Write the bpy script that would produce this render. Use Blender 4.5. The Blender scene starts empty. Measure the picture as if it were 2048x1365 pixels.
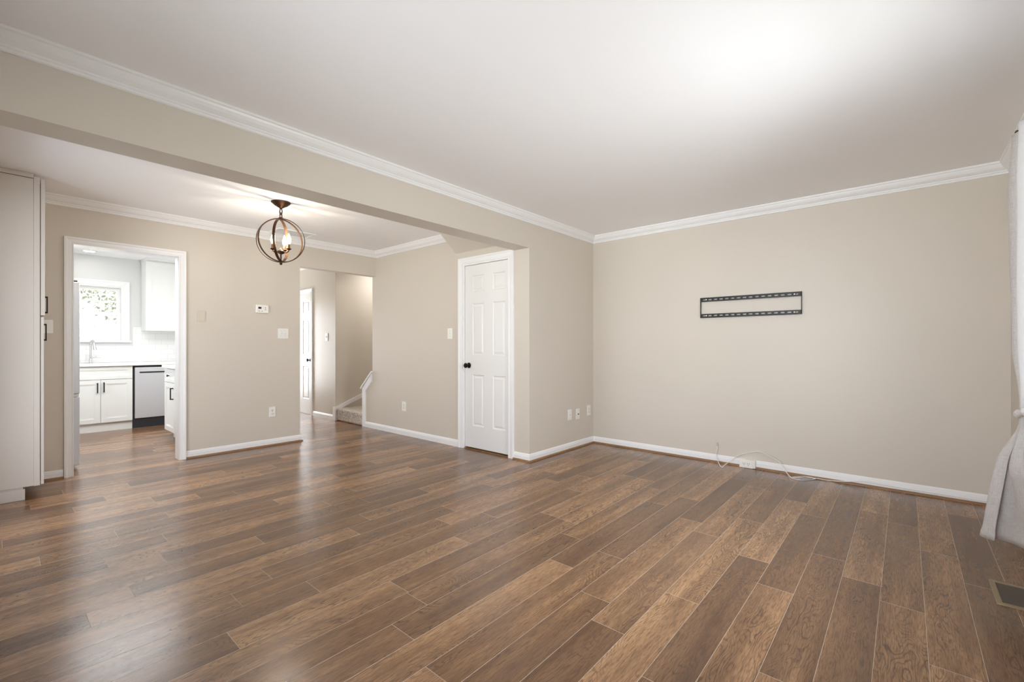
import bpy, bmesh, math, random
from mathutils import Vector, Matrix

C = bpy.context.scene.collection
SC = bpy.context.scene
PI = math.pi

# ------------------------------------------------------------------ camera
YAW, FPX = 0.7156, 904.57
cam_d = bpy.data.cameras.new('camera')
cam = bpy.data.objects.new('camera', cam_d); C.objects.link(cam)
cam.location = (2.7862, -4.667, 1.14)
cam.rotation_euler = (PI/2, 0, YAW)
cam_d.sensor_fit = 'HORIZONTAL'; cam_d.sensor_width = 36.0
cam_d.lens = FPX*36.0/2048
cam_d.shift_y = (692.5-682.5)/2048
cam_d.clip_start = 0.02
SC.camera = cam

# ------------------------------------------------------------------ view, world, daylight
SC.view_settings.view_transform = 'Standard'
SC.view_settings.look = 'None'
SC.view_settings.gamma = 1.0
SC.view_settings.use_curve_mapping = False
SC.view_settings.exposure = 0.15
SC.cycles.use_denoising = True
SC.cycles.max_bounces = 14
SC.cycles.diffuse_bounces = 8
SC.cycles.glossy_bounces = 5
SC.cycles.transparent_max_bounces = 12
SC.cycles.sample_clamp_indirect = 6.0
SC.cycles.caustics_reflective = False
SC.cycles.caustics_refractive = False

world = bpy.data.worlds.new('sky'); SC.world = world
world.use_nodes = True
wn = world.node_tree
wn.nodes['Background'].inputs['Color'].default_value = (0.92, 0.96, 1.0, 1)
wn.nodes['Background'].inputs['Strength'].default_value = 1.6

def window_light(name, loc, rot, sx, sy, power, col=(1.0, 0.985, 0.96)):
    l = bpy.data.lights.new(name, 'AREA'); l.shape = 'RECTANGLE'; l.size = sx; l.size_y = sy
    l.energy = power; l.color = col
    o = bpy.data.objects.new(name, l); C.objects.link(o)
    o.location = loc; o.rotation_euler = rot
    return o
# daylight at the front window and front door; other openings and fills added
COOL = (0.87, 0.925, 1.0)
window_light('daylight_front_window', (3.47, -2.45, 1.5), (0, PI/2-0.42, -0.30), 1.3, 1.3, 35, COOL).data.spread = 2.2
window_light('front_upward_fill', (3.47, -2.45, 1.2), (0, PI/2+1.0, 0), 0.9, 1.3, 3.2, COOL).data.spread = 1.3  # upward fill added to brighten the ceiling near the window
_l = window_light('rear_window_fill', (1.75, -5.22, 1.25), (PI/2, 0, 0.0), 1.6, 1.8, 19, COOL); _l.data.spread = 1.3  # unseen rear opening, added to light the bracket wall
_l = window_light('rear_upward_fill', (1.75, -5.22, 1.1), (PI/2+0.45, 0, -0.15), 1.6, 1.5, 6.0, COOL); _l.data.spread = 1.7  # extra upward fill added at the rear to lift the ceiling
window_light('added_rear_door_fill', (-1.0, -5.22, 1.05), (PI/2, 0, 0.42), 1.5, 1.9, 17, COOL).data.spread = 1.8  # unseen glass door, added to light the dining side
window_light('daylight_hall_door', (-6.44, -1.75, 1.1), (0, -PI/2, 0), 1.9, 0.8, 78, COOL)
window_light('kitchen_side_fill', (-4.285, -5.24, 1.5), (PI/2, 0, 0), 0.65, 1.08, 28, COOL)  # unseen side opening, added to brighten the kitchen cabinets
sun_d = bpy.data.lights.new('sun', 'SUN'); sun_d.energy = 76.0; sun_d.angle = 0.02; sun_d.color = (0.94, 0.965, 1.0)
sun_o = bpy.data.objects.new('sun', sun_d); C.objects.link(sun_o); sun_o.rotation_euler = (-0.8, 0, 0)

# ------------------------------------------------------------------ materials
def new_mat(name):
    m = bpy.data.materials.new(name); m.use_nodes = True
    nt = m.node_tree; b = nt.nodes['Principled BSDF']
    return m, nt, b
def srgb(r, g, b):
    f = lambda c: ((c/255+0.055)/1.055)**2.4 if c/255 > 0.04045 else c/255/12.92
    return (f(r), f(g), f(b), 1)
def mat(name, col, rough=0.5, metal=0.0, bump=0.0, bscale=60.0, var=0.0, vscale=3.0, spec=0.5):
    m, nt, b = new_mat(name)
    b.inputs['Base Color'].default_value = col
    b.inputs['Roughness'].default_value = rough
    b.inputs['Metallic'].default_value = metal
    b.inputs['Specular IOR Level'].default_value = spec
    tc = nt.nodes.new('ShaderNodeTexCoord')
    if var:
        n = nt.nodes.new('ShaderNodeTexNoise'); n.inputs['Scale'].default_value = vscale; n.inputs['Detail'].default_value = 3
        nt.links.new(tc.outputs['Object'], n.inputs['Vector'])
        mx = nt.nodes.new('ShaderNodeMix'); mx.data_type = 'RGBA'
        mx.inputs['A'].default_value = tuple(c*(1-var) for c in col[:3])+(1,)
        mx.inputs['B'].default_value = tuple(min(1, c*(1+var)) for c in col[:3])+(1,)
        nt.links.new(n.outputs['Fac'], mx.inputs['Factor']); nt.links.new(mx.outputs['Result'], b.inputs['Base Color'])
    if bump:
        n2 = nt.nodes.new('ShaderNodeTexNoise'); n2.inputs['Scale'].default_value = bscale; n2.inputs['Detail'].default_value = 4
        nt.links.new(tc.outputs['Object'], n2.inputs['Vector'])
        bp = nt.nodes.new('ShaderNodeBump'); bp.inputs['Strength'].default_value = bump; bp.inputs['Distance'].default_value = 0.002
        nt.links.new(n2.outputs['Fac'], bp.inputs['Height']); nt.links.new(bp.outputs['Normal'], b.inputs['Normal'])
    return m

M = {}
M['paint'] = mat('beige_wall_paint', srgb(210, 202, 190), 0.42, bump=0.12, bscale=170, var=0.015, vscale=2.0, spec=0.35)
M['paint_kitchen'] = mat('pale_kitchen_paint', srgb(216, 217, 216), 0.5, bump=0.08, bscale=170)
M['ceiling'] = mat('ceiling_white', srgb(247, 247, 248), 0.75, bump=0.1, bscale=120)
M['trim'] = mat('white_trim_paint', srgb(240, 240, 240), 0.32)
M['door'] = mat('white_door_paint', srgb(236, 235, 233), 0.35, bump=0.08, bscale=90)
M['plate'] = mat('white_plate_plastic', srgb(240, 238, 232), 0.3)
M['plate_beige'] = mat('beige_plate_paint', srgb(208, 199, 182), 0.4)
M['slot'] = mat('dark_slot', srgb(40, 38, 36), 0.6)
M['bracket'] = mat('black_steel', srgb(22, 20, 19), 0.45, metal=0.2)
M['bronze'] = mat('bronze_metal', srgb(78, 53, 35), 0.42, metal=0.8, var=0.2, vscale=25)
M['black'] = mat('matte_black_metal', srgb(26, 24, 23), 0.4, metal=0.4)
M['knob'] = mat('oil_rubbed_knob', srgb(24, 21, 20), 0.28, metal=0.6)
M['pantry'] = mat('greige_cabinet_side', srgb(216, 210, 203), 0.45, var=0.02, vscale=4)
M['cab'] = mat('white_cabinet_paint', srgb(236, 237, 234), 0.38)
M['counter'] = mat('white_quartz', srgb(240, 240, 238), 0.2, var=0.02, vscale=8)
M['steel'] = mat('stainless_steel', srgb(214, 215, 218), 0.34, metal=0.35, bump=0.03, bscale=220)
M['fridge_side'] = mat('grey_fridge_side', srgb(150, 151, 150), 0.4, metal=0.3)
M['chrome'] = mat('brushed_nickel', srgb(215, 215, 214), 0.2, metal=0.95)
M['dark_kick'] = mat('dark_toe_panel', srgb(45, 46, 50), 0.5)
M['brown_trim'] = mat('brown_shoe_mould', srgb(140, 104, 68), 0.4, var=0.25, vscale=14)
M['cord'] = mat('white_cord', srgb(232, 230, 226), 0.4)
M['vent'] = mat('tan_vent_metal', srgb(150, 132, 104), 0.4, metal=0.35)
M['vent_dark'] = mat('vent_louver', srgb(120, 110, 100), 0.4, metal=0.5)
M['shaft'] = mat('duct_dark', srgb(18, 16, 15), 0.8)
M['sleeve'] = mat('candle_sleeve', srgb(120, 84, 54), 0.45, metal=0.4)
M['asphalt'] = mat('roof_shingle', srgb(64, 66, 72), 0.9, var=0.1, vscale=2)
M['grass'] = mat('lawn', srgb(104, 104, 92), 0.9, var=0.3, vscale=1.2)
M['concrete'] = mat('pale_bounce_concrete', srgb(204, 206, 211), 0.85, var=0.06, vscale=2)
M['siding'] = mat('pale_siding', srgb(226, 224, 218), 0.7)
M['bark'] = mat('bark', srgb(96, 90, 84), 0.9, var=0.2, vscale=9)
M['leaf'] = mat('leaf', srgb(136, 139, 126), 0.8, var=0.25, vscale=2.5)
_nt = M['leaf'].node_tree; _tr = _nt.nodes.new('ShaderNodeBsdfTranslucent'); _tr.inputs[0].default_value = srgb(140, 144, 130); _ms = _nt.nodes.new('ShaderNodeMixShader')
_nt.links.new(_nt.nodes['Principled BSDF'].outputs[0], _ms.inputs[1]); _nt.links.new(_tr.outputs[0], _ms.inputs[2]); _nt.links.new(_ms.outputs[0], _nt.nodes['Material Output'].inputs[0])

def glass_mat():
    m, nt, b = new_mat('window_glass')
    for n in list(nt.nodes):
        if n.type != 'OUTPUT_MATERIAL': nt.nodes.remove(n)
    out = [n for n in nt.nodes if n.type == 'OUTPUT_MATERIAL'][0]
    t = nt.nodes.new('ShaderNodeBsdfTransparent'); g = nt.nodes.new('ShaderNodeBsdfGlossy'); g.inputs['Roughness'].default_value = 0.02
    mx = nt.nodes.new('ShaderNodeMixShader'); fr = nt.nodes.new('ShaderNodeFresnel'); fr.inputs['IOR'].default_value = 1.25
    nt.links.new(fr.outputs[0], mx.inputs[0]); nt.links.new(t.outputs[0], mx.inputs[1]); nt.links.new(g.outputs[0], mx.inputs[2])
    nt.links.new(mx.outputs[0], out.inputs['Surface'])
    return m
M['glass'] = glass_mat()

def emit_mat(name, col, strength):
    m, nt, b = new_mat(name)
    b.inputs['Base Color'].default_value = (1, 1, 1, 1)
    b.inputs['Emission Color'].default_value = col
    b.inputs['Emission Strength'].default_value = strength
    return m
M['bulb'] = emit_mat('lit_candle_bulb', (1.0, 0.90, 0.76, 1), 190.0)
M['downlight'] = emit_mat('lit_downlight', (1.0, 0.97, 0.92, 1), 8.0)

def fabric_mat(name, ca, cb_, trans):
    m, nt, b = new_mat(name)
    N = nt.nodes.new; L = nt.links.new
    uv = N('ShaderNodeUVMap'); uv.uv_map = 'cloth'
    def thread(sx, sy):
        mp = N('ShaderNodeMapping'); mp.inputs['Scale'].default_value = (sx, sy, 1); L(uv.outputs[0], mp.inputs[0])
        n = N('ShaderNodeTexNoise'); n.inputs['Scale'].default_value = 1.0; n.inputs['Detail'].default_value = 3; L(mp.outputs[0], n.inputs['Vector'])
        return n
    a = thread(420, 22); c = thread(22, 420)
    ad = N('ShaderNodeMath'); ad.operation = 'ADD'; L(a.outputs['Fac'], ad.inputs[0]); L(c.outputs['Fac'], ad.inputs[1])
    rp = N('ShaderNodeMapRange'); rp.inputs['From Min'].default_value = 0.7; rp.inputs['From Max'].default_value = 1.3; L(ad.outputs[0], rp.inputs['Value'])
    mx = N('ShaderNodeMix'); mx.data_type = 'RGBA'; mx.inputs['A'].default_value = ca; mx.inputs['B'].default_value = cb_
    L(rp.outputs[0], mx.inputs['Factor'])
    L(mx.outputs['Result'], b.inputs['Base Color']); b.inputs['Roughness'].default_value = 0.85
    bp = N('ShaderNodeBump'); bp.inputs['Strength'].default_value = 0.25; bp.inputs['Distance'].default_value = 0.001
    L(rp.outputs[0], bp.inputs['Height']); L(bp.outputs[0], b.inputs['Normal'])
    tr = N('ShaderNodeBsdfTranslucent'); L(mx.outputs['Result'], tr.inputs['Color'])
    ms = N('ShaderNodeMixShader'); ms.inputs[0].default_value = trans
    out = [n for n in nt.nodes if n.type == 'OUTPUT_MATERIAL'][0]
    L(b.outputs[0], ms.inputs[1]); L(tr.outputs[0], ms.inputs[2]); L(ms.outputs[0], out.inputs['Surface'])
    return m
M['linen'] = fabric_mat('linen_curtain', srgb(208, 202, 198), srgb(240, 237, 235), 0.4)
M['lit_pleats'] = fabric_mat('window_lit_cloth', srgb(244, 244, 244), srgb(250, 250, 250), 0.55)  # window light on the near pleats, put into a whiter cloth

def carpet_mat():
    m, nt, b = new_mat('beige_carpet')
    N = nt.nodes.new; L = nt.links.new
    tc = N('ShaderNodeTexCoord'); n = N('ShaderNodeTexNoise'); n.inputs['Scale'].default_value = 75; n.inputs['Detail'].default_value = 5
    L(tc.outputs['Object'], n.inputs['Vector'])
    r = N('ShaderNodeValToRGB'); r.color_ramp.elements[0].position = 0.34; r.color_ramp.elements[0].color = srgb(150, 136, 122)
    r.color_ramp.elements[1].position = 0.62; r.color_ramp.elements[1].color = srgb(222, 213, 202)
    L(n.outputs['Fac'], r.inputs[0]); L(r.outputs[0], b.inputs['Base Color']); b.inputs['Roughness'].default_value = 1.0
    bp = N('ShaderNodeBump'); bp.inputs['Strength'].default_value = 1.0; bp.inputs['Distance'].default_value = 0.012
    L(n.outputs['Fac'], bp.inputs['Height']); L(bp.outputs[0], b.inputs['Normal'])
    return m
M['carpet'] = carpet_mat()

def tile_mat():
    m, nt, b = new_mat('white_subway_tile')
    N = nt.nodes.new; L = nt.links.new
    tc = N('ShaderNodeTexCoord'); mp = N('ShaderNodeMapping'); mp.inputs['Rotation'].default_value = (PI/2, 0, PI/2)
    sep = N('ShaderNodeSeparateXYZ'); L(tc.outputs['Object'], sep.inputs[0])
    cb = N('ShaderNodeCombineXYZ'); L(sep.outputs['Y'], cb.inputs['X']); L(sep.outputs['Z'], cb.inputs['Y'])
    br = N('ShaderNodeTexBrick'); br.inputs['Scale'].default_value = 1.0
    br.inputs['Brick Width'].default_value = 0.155; br.inputs['Row Height'].default_value = 0.078; br.inputs['Mortar Size'].default_value = 0.0022
    br.inputs['Color1'].default_value = srgb(236, 236, 235); br.inputs['Color2'].default_value = srgb(241, 241, 240); br.inputs['Mortar'].default_value = srgb(222, 222, 221)
    L(cb.outputs[0], br.inputs['Vector']); L(br.outputs['Color'], b.inputs['Base Color']); b.inputs['Roughness'].default_value = 0.15
    return m
M['tile'] = tile_mat()

def floor_mat():
    m, nt, b = new_mat('oak_plank_floor')
    N = nt.nodes.new; L = nt.links.new
    uv = N('ShaderNodeUVMap'); uv.uv_map = 'plank'           # u across (m), v along (m), both offset per plank
    at = N('ShaderNodeAttribute'); at.attribute_name = 'tone'; at.attribute_type = 'GEOMETRY'
    def noise(sx, sy, detail=3, rough=0.5, dist=0.0):
        mp = N('ShaderNodeMapping'); mp.inputs['Scale'].default_value = (sx, sy, 1); L(uv.outputs[0], mp.inputs[0])
        n = N('ShaderNodeTexNoise'); n.inputs['Scale'].default_value = 1.0; n.inputs['Detail'].default_value = detail
        n.inputs['Roughness'].default_value = rough; n.inputs['Distortion'].default_value = dist
        L(mp.outputs[0], n.inputs['Vector']); return n.outputs['Fac']
    def math_(op, a, bb=None, c=None):
        n = N('ShaderNodeMath'); n.operation = op
        for i, v in enumerate((a, bb, c)):
            if v is None: continue
            if isinstance(v, (int, float)): n.inputs[i].default_value = v
            else: L(v, n.inputs[i])
        return n.outputs[0]
    def rng(v, a, bb, c=0.0, d=1.0):
        n = N('ShaderNodeMapRange'); L(v, n.inputs['Value'])
        for k, x in zip(('From Min', 'From Max', 'To Min', 'To Max'), (a, bb, c, d)): n.inputs[k].default_value = x
        return n.outputs[0]
    def mix(a, bb, f, blend='MIX'):
        n = N('ShaderNodeMix'); n.data_type = 'RGBA'; n.blend_type = blend
        for k, v in (('A', a), ('B', bb), ('Factor', f)):
            if isinstance(v, tuple): n.inputs[k].default_value = v
            elif isinstance(v, float): n.inputs[k].default_value = v
            else: L(v, n.inputs[k])
        return n.outputs['Result']
    # cathedral grain: contour lines of a stretched noise field
    field = noise(8.0, 1.7, 2, 0.42, 0.2)
    wob = noise(70, 16, 2, 0.6)
    v = math_('ADD', math_('MULTIPLY', field, 36.0), math_('MULTIPLY', wob, 1.1))
    fr = math_('FRACT', v)
    tri = math_('ABSOLUTE', math_('SUBTRACT', math_('MULTIPLY', fr, 2.0), 1.0))
    line = rng(tri, 0.58, 0.98)
    mask = rng(noise(8.0, 1.3, 2, 0.5), 0.44, 0.60)
    line = math_('MULTIPLY', line, math_('ADD', math_('MULTIPLY', mask, 0.88), 0.12))
    # fine straight pores, short dashes along the plank
    pores = rng(noise(240, 15.0, 3, 0.7), 0.46, 0.62)
    streak = noise(46, 0.9, 3, 0.6)
    broad = noise(11, 0.7, 3, 0.55)
    blot = noise(9, 3.2, 3, 0.6)
    cr = N('ShaderNodeValToRGB'); e = cr.color_ramp.elements
    e[0].position = 0.12; e[0].color = srgb(88, 60, 40)
    e[1].position = 0.90; e[1].color = srgb(186, 144, 104)
    x = e.new(0.5); x.color = srgb(131, 96, 65)
    tone = math_('ADD', math_('MULTIPLY', at.outputs['Fac'], 0.44), math_('ADD', math_('MULTIPLY', rng(broad, 0.32, 0.68), 0.30), math_('ADD', math_('MULTIPLY', rng(blot, 0.3, 0.7), 0.16), math_('MULTIPLY', rng(streak, 0.3, 0.7), 0.12))))
    L(tone, cr.inputs[0])
    col = mix(cr.outputs[0], srgb(72, 48, 33), math_('MULTIPLY', pores, 0.60))
    col = mix(col, srgb(50, 32, 21), math_('MULTIPLY', line, 0.66))
    grey = noise(3.0, 0.5, 2, 0.5)
    col = mix(col, srgb(132, 108, 90), rng(grey, 0.52, 0.75, 0.0, 0.22))
    L(col, b.inputs['Base Color'])
    L(rng(streak, 0.2, 0.8, 0.19, 0.28), b.inputs['Roughness'])
    b.inputs['Specular IOR Level'].default_value = 0.75
    hgt = math_('SUBTRACT', math_('MULTIPLY', streak, 0.35), math_('ADD', math_('MULTIPLY', pores, 0.35), math_('MULTIPLY', line, 0.4)))
    bp = N('ShaderNodeBump'); bp.inputs['Strength'].default_value = 0.07; bp.inputs['Distance'].default_value = 0.001
    L(hgt, bp.inputs['Height']); L(bp.outputs[0], b.inputs['Normal'])
    return m
M['floor'] = floor_mat()
M['bevel'] = mat('plank_bevel_glint', srgb(196, 178, 158), 0.25)  # pale colour paints the light glinting along the seams

# ------------------------------------------------------------------ mesh helpers
class MB:
    def __init__(s): s.v = []; s.f = []
    def quadbox(s, x0, x1, y0, y1, z0, z1):
        if x0 > x1: x0, x1 = x1, x0
        if y0 > y1: y0, y1 = y1, y0
        if z0 > z1: z0, z1 = z1, z0
        b = len(s.v)
        s.v += [(x0,y0,z0),(x1,y0,z0),(x1,y1,z0),(x0,y1,z0),(x0,y0,z1),(x1,y0,z1),(x1,y1,z1),(x0,y1,z1)]
        s.f += [tuple(b+i for i in q) for q in ((3,2,1,0),(4,5,6,7),(0,1,5,4),(1,2,6,5),(2,3,7,6),(3,0,4,7))]
        return s
    box = quadbox
    def prism(s, pts, d):
        """pts: planar polygon of 3D points, d: extrusion vector"""
        b = len(s.v); n = len(pts); d = Vector(d)
        s.v += [tuple(p) for p in pts] + [tuple(Vector(p)+d) for p in pts]
        s.f.append(tuple(b+n-1-i for i in range(n))); s.f.append(tuple(b+n+i for i in range(n)))
        for i in range(n):
            j = (i+1) % n; s.f.append((b+i, b+j, b+n+j, b+n+i))
        return s
    def tube(s, pts, r, seg=10, closed=False, caps=True):
        pts = [Vector(p) for p in pts]; n = len(pts); b = len(s.v)
        rad = r if isinstance(r, (list, tuple)) else [r]*n
        up = None
        for i, p in enumerate(pts):
            if closed: t = pts[(i+1) % n]-pts[i-1]
            else: t = pts[min(i+1, n-1)]-pts[max(i-1, 0)]
            t.normalize()
            if up is None:
                up = Vector((0,0,1)) if abs(t.z) < 0.9 else Vector((1,0,0))
            a = t.cross(up)
            if a.length < 1e-6: a = t.orthogonal()
            a.normalize(); up = a.cross(t).normalized()
            for k in range(seg):
                th = 2*PI*k/seg
                s.v.append(tuple(p+(a*math.cos(th)+up*math.sin(th))*rad[i]))
        m = n if closed else n-1
        for i in range(m):
            for k in range(seg):
                i2 = (i+1) % n; k2 = (k+1) % seg
                s.f.append((b+i*seg+k, b+i*seg+k2, b+i2*seg+k2, b+i2*seg+k))
        if caps and not closed:
            s.f.append(tuple(b+seg-1-k for k in range(seg))); s.f.append(tuple(b+(n-1)*seg+k for k in range(seg)))
        return s
    def lathe(s, prof, o=(0,0,0), axis='z', seg=28):
        """prof: (r, h) list along the axis"""
        b = len(s.v); o = Vector(o)
        for r, h in prof:
            for k in range(seg):
                t = 2*PI*k/seg; c, q = r*math.cos(t), r*math.sin(t)
                s.v.append(tuple(o+Vector({'z': (c,q,h), 'y': (q,h,c), 'x': (h,c,q)}[axis])))
        for i in range(len(prof)-1):
            for k in range(seg):
                k2 = (k+1) % seg
                s.f.append((b+i*seg+k, b+i*seg+k2, b+(i+1)*seg+k2, b+(i+1)*seg+k))
        s.f.append(tuple(b+seg-1-k for k in range(seg))); s.f.append(tuple(b+(len(prof)-1)*seg+k for k in range(seg)))
        return s
    def ball(s, o, r, seg=16, sc=(1,1,1)):
        n = seg//2
        pr = [(max(1e-4, r*math.sin(PI*i/n)), -r*math.cos(PI*i/n)) for i in range(n+1)]
        b = len(s.v); s.lathe(pr, (0,0,0), 'z', seg)
        for i in range(b, len(s.v)):
            p = s.v[i]; s.v[i] = (o[0]+p[0]*sc[0], o[1]+p[1]*sc[1], o[2]+p[2]*sc[2])
        return s
    def sweep(s, path, prof, n, closed=False, flip=1):
        """mitred sweep: prof is a closed list of (a, b): a to the right of travel seen along -n, b along n"""
        path = [Vector(p) for p in path]; n = Vector(n).normalized(); b0 = len(s.v); m = len(path); k = len(prof)
        for i, p in enumerate(path):
            d = []
            if i > 0 or closed: d.append((p-path[i-1]).normalized())
            if i < m-1 or closed: d.append((path[(i+1) % m]-p).normalized())
            sd = [(x.cross(n)).normalized()*flip for x in d]
            side = sd[0] if len(sd) == 1 else (sd[0]+sd[1])/(1+sd[0].dot(sd[1]))
            for a, bb in prof: s.v.append(tuple(p+side*a+n*bb))
        for i in range(m if closed else m-1):
            i2 = (i+1) % m
            for j in range(k):
                j2 = (j+1) % k
                s.f.append((b0+i*k+j, b0+i*k+j2, b0+i2*k+j2, b0+i2*k+j))
        if not closed:
            s.f.append(tuple(b0+j for j in range(k))); s.f.append(tuple(b0+(m-1)*k+j for j in reversed(range(k))))
        return s
    def build(s, name, m, parent=None, bevel=0.0, smooth=False, loc=None, seg=2):
        me = bpy.data.meshes.new(name); me.from_pydata(s.v, [], s.f)
        bm = bmesh.new(); bm.from_mesh(me); bmesh.ops.recalc_face_normals(bm, faces=bm.faces); bm.to_mesh(me); bm.free()
        me.materials.append(m)
        if smooth:
            for p in me.polygons: p.use_smooth = True
            try: me.set_sharp_from_angle(angle=math.radians(38))
            except Exception: pass
        o = bpy.data.objects.new(name, me); C.objects.link(o)
        if bevel:
            bv = o.modifiers.new('bevel', 'BEVEL'); bv.width = bevel; bv.segments = seg; bv.limit_method = 'ANGLE'; bv.angle_limit = math.radians(40)
        if parent is not None:
            o.parent = parent; o.matrix_parent_inverse = Matrix.Translation(-parent.location) if not parent.rotation_euler.z else Matrix()
        return o

def wall_mesh(axis, p0, p1, u0, u1, z0, z1, holes):
    """wall slab with rectangular openings. axis = the normal axis ('x' or 'y')"""
    us = sorted({u0, u1, *[h[0] for h in holes], *[h[1] for h in holes]}); us = [u for u in us if u0 <= u <= u1]
    zs = sorted({z0, z1, *[h[2] for h in holes], *[h[3] for h in holes]}); zs = [z for z in zs if z0 <= z <= z1]
    solid = lambda i, j: 0 <= i < len(us)-1 and 0 <= j < len(zs)-1 and not any(h[0]-1e-6 <= us[i] and us[i+1] <= h[1]+1e-6 and h[2]-1e-6 <= zs[j] and zs[j+1] <= h[3]+1e-6 for h in holes)
    P = (lambda p, u, z: (p, u, z)) if axis == 'x' else (lambda p, u, z: (u, p, z))
    b = MB(); idx = {}
    def vi(p, u, z):
        k = (p, u, z)
        if k not in idx: idx[k] = len(b.v); b.v.append(P(p, u, z))
        return idx[k]
    for i in range(len(us)-1):
        for j in range(len(zs)-1):
            if not solid(i, j): continue
            a, c, d, e = us[i], us[i+1], zs[j], zs[j+1]
            for p in (p0, p1): b.f.append((vi(p,a,d), vi(p,c,d), vi(p,c,e), vi(p,a,e)))
            if not solid(i-1, j): b.f.append((vi(p0,a,d), vi(p1,a,d), vi(p1,a,e), vi(p0,a,e)))
            if not solid(i+1, j): b.f.append((vi(p0,c,d), vi(p1,c,d), vi(p1,c,e), vi(p0,c,e)))
            if not solid(i, j-1): b.f.append((vi(p0,a,d), vi(p1,a,d), vi(p1,c,d), vi(p0,c,d)))
            if not solid(i, j+1): b.f.append((vi(p0,a,e), vi(p1,a,e), vi(p1,c,e), vi(p0,c,e)))
    return b

def tag(o, label, cat, group=None, kind=None):
    o['label'] = label; o['category'] = cat
    if group: o['group'] = group
    if kind: o['kind'] = kind
    return o
def thing(name, loc, label, cat, group=None, rz=0.0, kind=None):
    o = bpy.data.objects.new(name, None); C.objects.link(o); o.empty_display_size = 0.1
    o.location = loc; o.rotation_euler = (0, 0, rz)
    return tag(o, label, cat, group, kind)
def struct(o, label, cat):
    return tag(o, label, cat, kind='structure')

# ------------------------------------------------------------------ dimensions
H = 2.43                     # ceiling
S = -1.203                   # plane of the closet-door wall
A = -2.696                   # plane of the dining back wall
W = 3.343                    # plane of the front-window wall
ZB = 2.106                   # underside of the dropped beam
YR = -5.08                   # rear wall
TH = 0.12

# ------------------------------------------------------------------ floor
def build_floor():
    rnd = random.Random(7)
    jt = {-15:-4.304,-14:-3.929,-13:-4.488,-12:-4.11,-11:-4.294,-10:-3.883,-9:-3.638,-8:-4.628,-7:-3.888,-6:-4.172,
          -5:-3.300,-4:-3.992,-3:-4.274,-2:-4.061,-1:-3.633,0:-4.24,1:-4.404,2:-3.766,3:-3.946,4:-3.669,5:-4.054,6:-2.202,
          7:-3.41,9:-2.71,10:-2.456,11:-2.870,12:-3.029,13:-2.622,14:-1.995,15:-2.253,16:-1.707,17:-1.904,18:-2.06,19:-2.465,20:-1.60,21:-1.59}
    y0, y1, w, ln, g = -5.08, 0.0, 0.15, 1.2, 0.0008
    vs, fs, mats, tones, uvs = [], [], [], [], []
    k0, k1 = math.floor(-6.3/w), math.floor(W/w)
    last = 0.5
    for k in range(k0, k1+1):
        xa, xb = k*w, (k+1)*w
        if k == k1: xb = W
        ph = jt.get(k, rnd.uniform(-1.2, 0))
        ys = [y0]
        y = ph - ln*math.ceil((ph-y0)/ln)
        while y < y1:
            if y > y0+0.02 and y < y1-0.02: ys.append(y)
            y += ln
        ys.append(y1)
        for i in range(len(ys)-1):
            ya, yb = ys[i], ys[i+1]
            t = rnd.random()
            while abs(t-last) < 0.13: t = rnd.random()
            last = t
            ou, ov = rnd.uniform(0, 60), rnd.uniform(0, 60)
            b = len(vs)
            for (x, yy, z) in ((xa,ya,-g),(xb,ya,-g),(xb,yb,-g),(xa,yb,-g),(xa+g,ya+g,0),(xb-g,ya+g,0),(xb-g,yb-g,0),(xa+g,yb-g,0)):
                vs.append((x, yy, z))
            for q, mi in (((4,5,6,7),0),((0,1,5,4),1),((1,2,6,5),1),((2,3,7,6),1),((3,0,4,7),1)):
                fs.append(tuple(b+c for c in q)); mats.append(mi); tones.append(t)
                for c in q: uvs.append((vs[b+c][0]-xa+ou, vs[b+c][1]-ya+ov))
    me = bpy.data.meshes.new('floor'); me.from_pydata(vs, [], fs)
    me.materials.append(M['floor']); me.materials.append(M['bevel'])
    for p, mi in zip(me.polygons, mats): p.material_index = mi
    at = me.attributes.new('tone', 'FLOAT', 'FACE')
    for i, t in enumerate(tones): at.data[i].value = t
    ul = me.uv_layers.new(name='plank')
    for i, u in enumerate(uvs): ul.data[i].uv = u
    o = bpy.data.objects.new('floor', me); C.objects.link(o)
    return struct(o, 'brown oak plank floor running through all the rooms', 'floor')
build_floor()
b = MB().box(-6.3, W+0.12, YR-0.12, 1.6, -0.12, -0.0015)
struct(b.build('floor_slab', M['shaft']), 'dark subfloor beneath the oak planks', 'floor')

# ------------------------------------------------------------------ shell
b = MB().box(-6.42, W+0.12, YR-0.12, 1.6, H, H+0.08)
struct(b.build('ceiling', M['ceiling']), 'flat white ceiling over the whole level', 'ceiling')
b = MB().box(-0.2, W+0.12, 0, TH, 0, H)
struct(b.build('wall_front', M['paint']), 'beige living room wall carrying the black bracket', 'wall')
b = wall_mesh('x', W, W+TH, YR, 0, 0, H, [(-3.25, -1.85, 0.75, 2.10)])
struct(b.build('wall_right', M['paint']), 'beige wall with the curtained front window', 'wall')
b = wall_mesh('y', YR-TH, YR, -6.0, W+TH, 0, H, [(-4.62, -3.95, 0.95, 2.05), (-1.8, -0.2, 0.0, 2.05), (0.15, 2.6, 0.3, 2.2)])
struct(b.build('wall_rear', M['paint']), 'beige wall behind the camera with added rear openings', 'wall')
b = wall_mesh('x', -0.2, 0, YR, 0, 0, H, [(YR, S, 0, ZB)])
struct(b.build('wall_beam', M['paint']), 'beige stub wall and long dropped beam between the two rooms', 'wall')
b = wall_mesh('x', A-TH, A, YR, S, 0, H, [(-4.214, -3.426, 0, 2.046), (-2.239, S, 0, 2.097)])
struct(b.build('wall_dining', M['paint']), 'beige dining wall with the kitchen doorway and hall opening', 'wall')
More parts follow.
